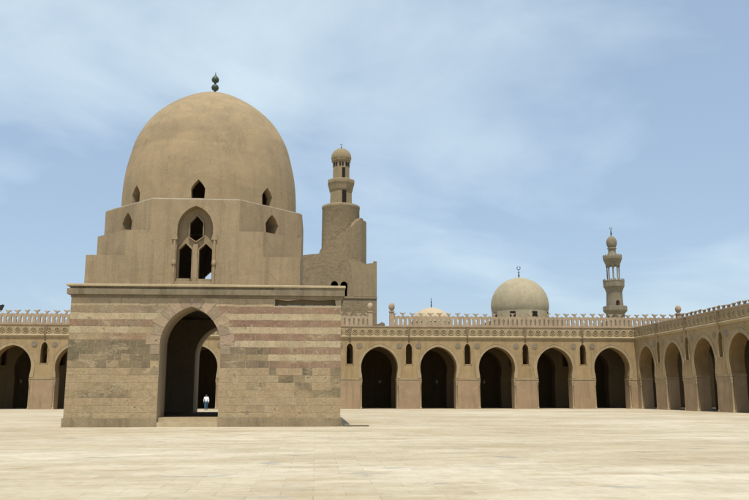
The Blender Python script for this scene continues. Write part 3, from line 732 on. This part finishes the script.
mb = MB(); mb.lathe(smooth_prof([(3.15, 12.8), (3.05, 13.3), (2.7, 13.95), (2.1, 14.5), (1.2, 14.95), (.4, 15.15), (0, 15.2)]), 0, 0, 40); mb.build('dome', M['cream_dome'], cd)
mb = MB(); mb.lathe([(.07, 15.15), (.06, 15.5), (.14, 15.6), (.06, 15.7), (.05, 15.95), (.13, 16.05), (.05, 16.15), (.04, 16.7), (0, 16.72)], 0, 0, 10); mb.build('finial', M['iron'], cd)

# ------------------------------------------------------------------ slender minaret
sm = tag(empty('slender_minaret', (68.1, 110, 0)), 'slender grey minaret with an open columned pavilion and onion ball top', 'minaret')
mb = MB(); mb.prism([(-2.2, -2.2), (2.2, -2.2), (2.2, 2.2), (-2.2, 2.2)], 0, 16.5); mb.build('square_base', M['grey_stone'], sm)
mb = MB(); mb.lathe([(1.85, 16.5), (1.85, 18.0), (2.35, 18.5), (2.4, 18.7), (2.4, 19.5), (2.3, 19.55), (2.2, 19.5), (2.2, 18.9), (0, 18.9)], 0, 0, 16, smooth=False); mb.build('lower_balcony', M['grey_stone'], sm)
mb = MB(); mb.lathe([(1.75, 18.8), (1.65, 20.6), (1.58, 22.4), (1.75, 22.9), (1.95, 23.4)], 0, 0, 24); sh = mb.build('shaft', M['grey_stone'], sm)
mb = MB(); mb.plate([arch_outline(0, .36, 19.3, 20.2, 20.7, 6)], -1.78, -1.5); mb.build('doorway', M['dark'], sh)
mb = MB(); mb.lathe([(1.95, 23.4), (2.1, 23.6), (2.12, 24.6), (2.18, 24.7), (2.15, 24.9), (2.0, 24.85), (2.0, 24.0), (0, 24.0)], 0, 0, 16, smooth=False)
for k in range(16):
    a = R(22.5 * k + 11.25); mb.box(2.05 * math.cos(a) - .1, 2.05 * math.cos(a) + .1, 2.05 * math.sin(a) - .1, 2.05 * math.sin(a) + .1, 24.8, 25.15)
mb.build('upper_balcony', M['grey_stone'], sm)
cp = None
for k in range(8):
    a = R(45 * k + 22.5)
    if cp is None:
        mb = MB(); mb.lathe([(.2, 23.9), (.2, 24.9), (.13, 25.0), (.12, 27.6), (.2, 27.8), (.24, 28.1)], 0, 0, 10); cp = mb.build('column', M['grey_stone'], sm, (1.2 * math.cos(a), 1.2 * math.sin(a), 0))
    else: dup(cp, sm, (1.2 * math.cos(a), 1.2 * math.sin(a), 0))
mb = MB(); mb.lathe([(0, 28.0), (.8, 28.0), (1.35, 28.02), (1.5, 28.4), (1.72, 28.9), (1.9, 29.4), (1.92, 29.9), (1.85, 30.1), (1.7, 30.05), (1.2, 30.2), (.95, 30.5)], 0, 0, 16, smooth=False)
for k in range(16):
    a = R(22.5 * k); mb.box(1.8 * math.cos(a) - .1, 1.8 * math.cos(a) + .1, 1.8 * math.sin(a) - .1, 1.8 * math.sin(a) + .1, 30.0, 30.25)
mb.build('crown_balcony', M['grey_stone'], sm)
mb = MB(); mb.lathe([(.95, 30.45), (.78, 30.9), (.75, 31.4), (.95, 31.6), (.95, 31.75), (.7, 31.85)], 0, 0, 20); mb.build('neck', M['grey_stone'], sm)
mb = MB(); mb.lathe(smooth_prof([(.7, 31.8), (.95, 32.2), (1.07, 32.85), (.98, 33.5), (.66, 34.0), (.3, 34.3), (.12, 34.4)]), 0, 0, 24); mb.build('onion_ball', M['grey_stone'], sm)
mb = MB(); mb.lathe([(.12, 34.35), (.09, 34.6), (.2, 34.8), (.09, 35.0), (.16, 35.2), (.07, 35.4), (.05, 35.8)], 0, 0, 10); mb.tube([(.22 * math.cos(R(t)), 0, 36.0 + .22 * math.sin(R(t))) for t in range(-250, 71, 20)], .05, 6); mb.build('finial', M['iron'], sm)
# a red cloth in the doorway
mb = MB(); random.seed(3)
nx, nz = 6, 7; vs = []
for j in range(nz):
    for i in range(nx): vs.append((.02 + .26 * i / (nx - 1), -.03 * math.sin(i * 2.1 + j * .3), .55 * j / (nz - 1)))
fs = [(j * nx + i, j * nx + i + 1, (j + 1) * nx + i + 1, (j + 1) * nx + i) for j in range(nz - 1) for i in range(nx - 1)]
mb.add(vs, fs); mb.add([(x, y + .02, z) for x, y, z in vs], [f[::-1] for f in fs])
tag(mb.build('red_cloth', M['red'], None, (68.1, 108.18, 19.55)), 'scrap of red cloth in the little doorway of the slender minaret', 'cloth')

mb = MB(); mb.box(8.3, 9.7, -6.32, -6.12, .004, .07)
tag(mb.build('plank', M['wood'], None), 'thin dark plank lying on the ground at the right front corner of the pavilion', 'plank')

# ------------------------------------------------------------------ roof-top odds and ends
fl = tag(empty('floodlight', (-30.6, 47.5, 9.7)), 'dark floodlight on a short stand on the arcade roof, at the far left', 'floodlight')
mb = MB(); mb.tube([(0, 0, 0), (0, 0, 1.75)], .06); mb.box(-.22, .22, -.22, .22, 0, .05); mb.build('stand', M['iron'], fl)
mb = MB(); mb.plate([[(-.55, 1.6), (.25, 1.75), (.5, 2.45), (-.05, 2.3), (-.55, 2.0)]], -.3, .3); lh = mb.build('lamp_head', M['iron'], fl)
mb = MB(); mb.box(-.42, .1, -.33, -.303, 1.75, 2.15); mb.build('lens', M['glass'], lh)
mb = MB(); mb.plate([[(-.75, 0), (.75, 0), (.7, .45), (.35, .62), (0, .42), (-.35, .38), (-.72, .2)]], -.4, .4)
tag(mb.build('stone_lump', M['grey_stone'], None, (14.4, 47.2, 9.7)), 'dark broken stone on the roof edge in the gap between two parapet posts', 'stone')
# lanterns hanging in the back arcade
def lantern(x, y, z):
    t = empty('hanging_lantern', (x, y, z))
    mb = MB(); mb.tube([(0, 0, .42), (0, 0, 9.42 - z)], .015, 6); mb.build('chain', M['iron'], t)
    mb = MB(); mb.lathe([(0, -.22), (.1, -.2), (.2, -.05), (.2, .1), (.12, .24), (.08, .28)], 0, 0, 16); mb.build('glass_bowl', M['glass'], t)
    mb = MB(); mb.lathe([(.1, .28), (.1, .34), (.03, .42), (0, .43)], 0, 0, 12); mb.build('cap', M['iron'], t)
    return t
l0 = lantern(14.9, 52, 3.25)
LN = [(14.9, 'first'), (22.15, 'second'), (28.2, 'third'), (35.2, 'fourth')]
for i, (x, w) in enumerate(LN):
    if i == 0: l = l0
    else:
        l = dup(l0, None, (x, 52, 3.25))
        for ch in l0.children: dup(ch, l)
    tag(l, 'pale lantern hanging inside the %s back arch right of the domed pavilion' % w, 'lantern', 'lanterns hanging in the back arcade')
l = dup(l0, None, (-29.0, 52, 3.25))
for ch in l0.children: dup(ch, l)
tag(l, 'pale lantern hanging inside the leftmost arch, left of the domed pavilion', 'lantern', 'lanterns hanging in the back arcade')

# ------------------------------------------------------------------ person
def skin(name, verts, edges, radii, mat, parent, sub=2, root=0):
    me = bpy.data.meshes.new(name); me.from_pydata(verts, edges, []); o = bpy.data.objects.new(name, me); col.objects.link(o)
    md = o.modifiers.new('skin', 'SKIN'); md.use_smooth_shade = True
    for i, r in enumerate(radii):
        sv = me.skin_vertices[0].data[i]; sv.radius = (r, r) if not hasattr(r, '__len__') else r; sv.use_root = (i == root)
    s = o.modifiers.new('sub', 'SUBSURF'); s.levels = sub; s.render_levels = sub
    bpy.context.view_layer.update(); dg = bpy.context.evaluated_depsgraph_get()
    m2 = bpy.data.meshes.new_from_object(o.evaluated_get(dg)); o.modifiers.clear(); o.data = m2
    m2.materials.clear(); m2.materials.append(mat)
    for p in m2.polygons: p.use_smooth = True
    o.parent = parent; return o
pe = tag(empty('person', (-4.80, 38.5, 0), R(8)), 'person in a white shirt and blue jeans walking beyond the pavilion arch', 'person')
# facing -y; left/right legs mid-stride
sk = {'pel': (0, 0, .93), 'sp': (0, .005, 1.08), 'ch': (0, 0, 1.27), 'nk': (0, .01, 1.43), 'hd': (0, -.01, 1.53), 'tp': (0, -.005, 1.63)}
V = []; E_ = []; RD = []
ix = {}
def addv(k, p, r, par=None):
    ix[k] = len(V); V.append(p); RD.append(r)
    if par is not None: E_.append((ix[par], ix[k]))
addv('pel', (0, 0, .93), (.155, .11)); addv('sp', (0, .005, 1.08), (.135, .10), 'pel'); addv('ch', (0, 0, 1.27), (.16, .11), 'sp')
addv('nk0', (0, .015, 1.40), (.07, .065), 'ch'); addv('nk', (0, .01, 1.46), (.052, .054), 'nk0'); addv('hd', (0, -.012, 1.555), (.078, .098), 'nk'); addv('tp', (0, 0, 1.64), (.062, .075), 'hd')
hands = {}
for s, f, af in ((-1, 1, -1), (1, -1, 1)):
    addv('hip%d' % s, (s * .09, 0, .88), .088, 'pel'); addv('kn%d' % s, (s * .095, -.10 * f if f > 0 else .02, .49), .056, 'hip%d' % s)
    addv('an%d' % s, (s * .1, -.17 if f > 0 else .22, .09 if f > 0 else .14), .038, 'kn%d' % s); addv('toe%d' % s, (s * .115, -.33 if f > 0 else .08, .04), .036, 'an%d' % s)
    addv('sh%d' % s, (s * .185, .01, 1.37), .058, 'ch'); addv('el%d' % s, (s * .245, -.04 * af + .02, 1.09), .042, 'sh%d' % s)
    addv('wr%d' % s, (s * .25, -.13 * af - .03, .86), .028, 'el%d' % s); addv('pa%d' % s, (s * .25, -.15 * af - .04, .79), (.018, .036), 'wr%d' % s)
    px, py, pz = V[ix['pa%d' % s]]
    for q, (dy, L) in enumerate(((-.03, .075), (-.01, .085), (.01, .08), (.028, .062))):
        addv('f%d%d' % (s, q), (px, py + dy, pz - .03), .009, 'pa%d' % s); addv('g%d%d' % (s, q), (px - s * .006, py + dy - .004, pz - .03 - L * .55), .0085, 'f%d%d' % (s, q)); addv('h%d%d' % (s, q), (px - s * .022, py + dy - .008, pz - .03 - L), .007, 'g%d%d' % (s, q))
    addv('t%d' % s, (px - s * .005, py - .042, pz + .02), .01, 'pa%d' % s); addv('u%d' % s, (px - s * .012, py - .062, pz - .025), .008, 't%d' % s)
body = skin('body', V, E_, RD, M['skin'], pe, 1)
fm = MB()
fm.lathe([(0, -.02), (.012, -.012), (.016, 0), (.01, .012), (0, .02)], 0, -.115, 10)
no = fm.build('nose', M['skin'], body, (0, 0, 1.553))
for s in (-1, 1):
    q = MB(); q.lathe([(0, -.008), (.01, 0), (0, .008)], s * .03, -.098, 8); q.build('eye', M['eye'], body, (0, 0, 1.575))
    q = MB(); q.lathe([(0, -.03), (.012, -.015), (.016, .01), (0, .03)], s * .08, .0, 8); q.build('ear', M['skin'], body, (0, 0, 1.56))
q = MB(); q.box(-.024, .024, -.103, -.095, 1.507, 1.515); q.build('mouth', M['red'], body)
q = MB(); q.lathe(smooth_prof([(.085, -.05), (.096, 0), (.092, .05), (.066, .09), (0, .105)]), 0, 0, 20); h = q.build('hair', M['hair'], body, (0, .018, 1.59)); h.scale = (.92, 1.02, 1); h.rotation_euler = (R(-14), 0, 0)
# shirt: torso and sleeves
sv = [(0, 0, .86), (0, .005, 1.08), (0, 0, 1.27), (0, .012, 1.395)]; se = [(0, 1), (1, 2), (2, 3)]; sr = [(.178, .13), (.16, .122), (.18, .13), (.085, .08)]
for s, af in ((-1, -1), (1, 1)):
    b0 = len(sv); sv += [(s * .185, .01, 1.37), (s * .246, -.04 * af + .02, 1.09), (s * .25, -.115 * af - .02, .90)]; se += [(2, b0), (b0, b0 + 1), (b0 + 1, b0 + 2)]; sr += [.075, .06, .05]
skin('shirt', sv, se, sr, M['shirt'], body, 2)
jv = [(0, 0, .96)]; je = []; jr = [(.16, .118)]
for s, f in ((-1, 1), (1, -1)):
    b0 = len(jv); jv += [(s * .09, 0, .87), (s * .095, -.10 * f if f > 0 else .02, .49), (s * .1, -.165 if f > 0 else .21, .11 if f > 0 else .16)]; je += [(0, b0), (b0, b0 + 1), (b0 + 1, b0 + 2)]; jr += [.102, .074, .062]
skin('jeans', jv, je, jr, M['jeans'], body, 2)
for s, f in ((-1, 1), (1, -1)):
    a = (s * .1, -.14 if f > 0 else .25, .055 if f > 0 else .1); t = (s * .115, -.34 if f > 0 else .07, .045)
    skin('shoe', [a, t], [(0, 1)], [.05, .045], M['shoe'], body, 2)

# ------------------------------------------------------------------ light, sky, camera
SUN_EL, SUN_AZ = 68.0, 188.0             # azimuth clockwise from +y: the sun stands behind the viewer, slightly left
w = bpy.data.worlds.new('World'); scene.world = w; w.use_nodes = True; nt = w.node_tree; nt.nodes.clear()
out = nt.nodes.new('ShaderNodeOutputWorld'); bg = nt.nodes.new('ShaderNodeBackground'); nt.links.new(bg.outputs[0], out.inputs[0])
sky = nt.nodes.new('ShaderNodeTexSky'); sky.sky_type = 'NISHITA'; sky.sun_disc = False
sky.sun_elevation = R(SUN_EL); sky.sun_rotation = R(SUN_AZ); sky.air_density = 1.0; sky.dust_density = 1.2; sky.ozone_density = 1.2
tc = nt.nodes.new('ShaderNodeTexCoord'); d = tc.outputs['Generated']
# thin cirrus: wind-drawn noise over the direction, projected on a high flat layer
sepd = N(nt, 'ShaderNodeSeparateXYZ'); nt.links.new(d, sepd.inputs[0])
zz = math_n(nt, 'ADD', math_n(nt, 'MAXIMUM', sepd.outputs[2], 0.0), 0.45)
cmb = N(nt, 'ShaderNodeCombineXYZ'); nt.links.new(math_n(nt, 'DIVIDE', sepd.outputs[0], zz), cmb.inputs[0]); nt.links.new(math_n(nt, 'DIVIDE', sepd.outputs[1], zz), cmb.inputs[1])
c1 = noise(nt, mapping(nt, cmb.outputs[0], (1.0, 1.35, 1), (0.3, 7.7, 0)), 1.7, 8, 0.55, 0.5)
c2 = noise(nt, mapping(nt, cmb.outputs[0], (1.0, 0.8, 1), (5.5, 2.2, 0)), 1.1, 4, 0.5, 0.3)
cl = math_n(nt, 'ADD', math_n(nt, 'MULTIPLY', c1, 0.6), math_n(nt, 'MULTIPLY', c2, 0.4))
clf = math_n(nt, 'ADD', math_n(nt, 'MULTIPLY', ramp(nt, cl, [(0.43, 0), (0.62, 1)]), 0.52), 0.10)
skc = mix(nt, clf, mix(nt, 0.45, sky.outputs[0], (3.5, 4.75, 6.5)), (6.7, 7.9, 8.3))
nt.links.new(skc, bg.inputs[0]); bg.inputs[1].default_value = 0.105

sun = bpy.data.lights.new('sun', 'SUN'); sun.energy = 3.6; sun.angle = R(0.5); sun.color = (1.0, 0.945, 0.83)
so = bpy.data.objects.new('sun', sun); col.objects.link(so)
az, el = R(SUN_AZ), R(SUN_EL); dirv = Vector((math.sin(az) * math.cos(el), math.cos(az) * math.cos(el), math.sin(el)))
so.rotation_euler = dirv.to_track_quat('Z', 'Y').to_euler(); so.location = (-20, -60, 80)

cam = bpy.data.cameras.new('camera'); cam.sensor_width = 36; cam.lens = 36 * 795.97 / 749; cam.clip_end = 3000; cam.clip_start = 0.1
co = bpy.data.objects.new('camera', cam); col.objects.link(co); co.location = (6.8685, -49.2995, 1.65)
co.rotation_euler = (R(90) + 0.18, 0, -0.0726); scene.camera = co
vs_ = scene.view_settings; vs_.view_transform = 'Standard'; vs_.look = 'None'; vs_.exposure = 0.29; vs_.gamma = 1.0; vs_.use_curve_mapping = False
scene.render.engine = 'CYCLES'
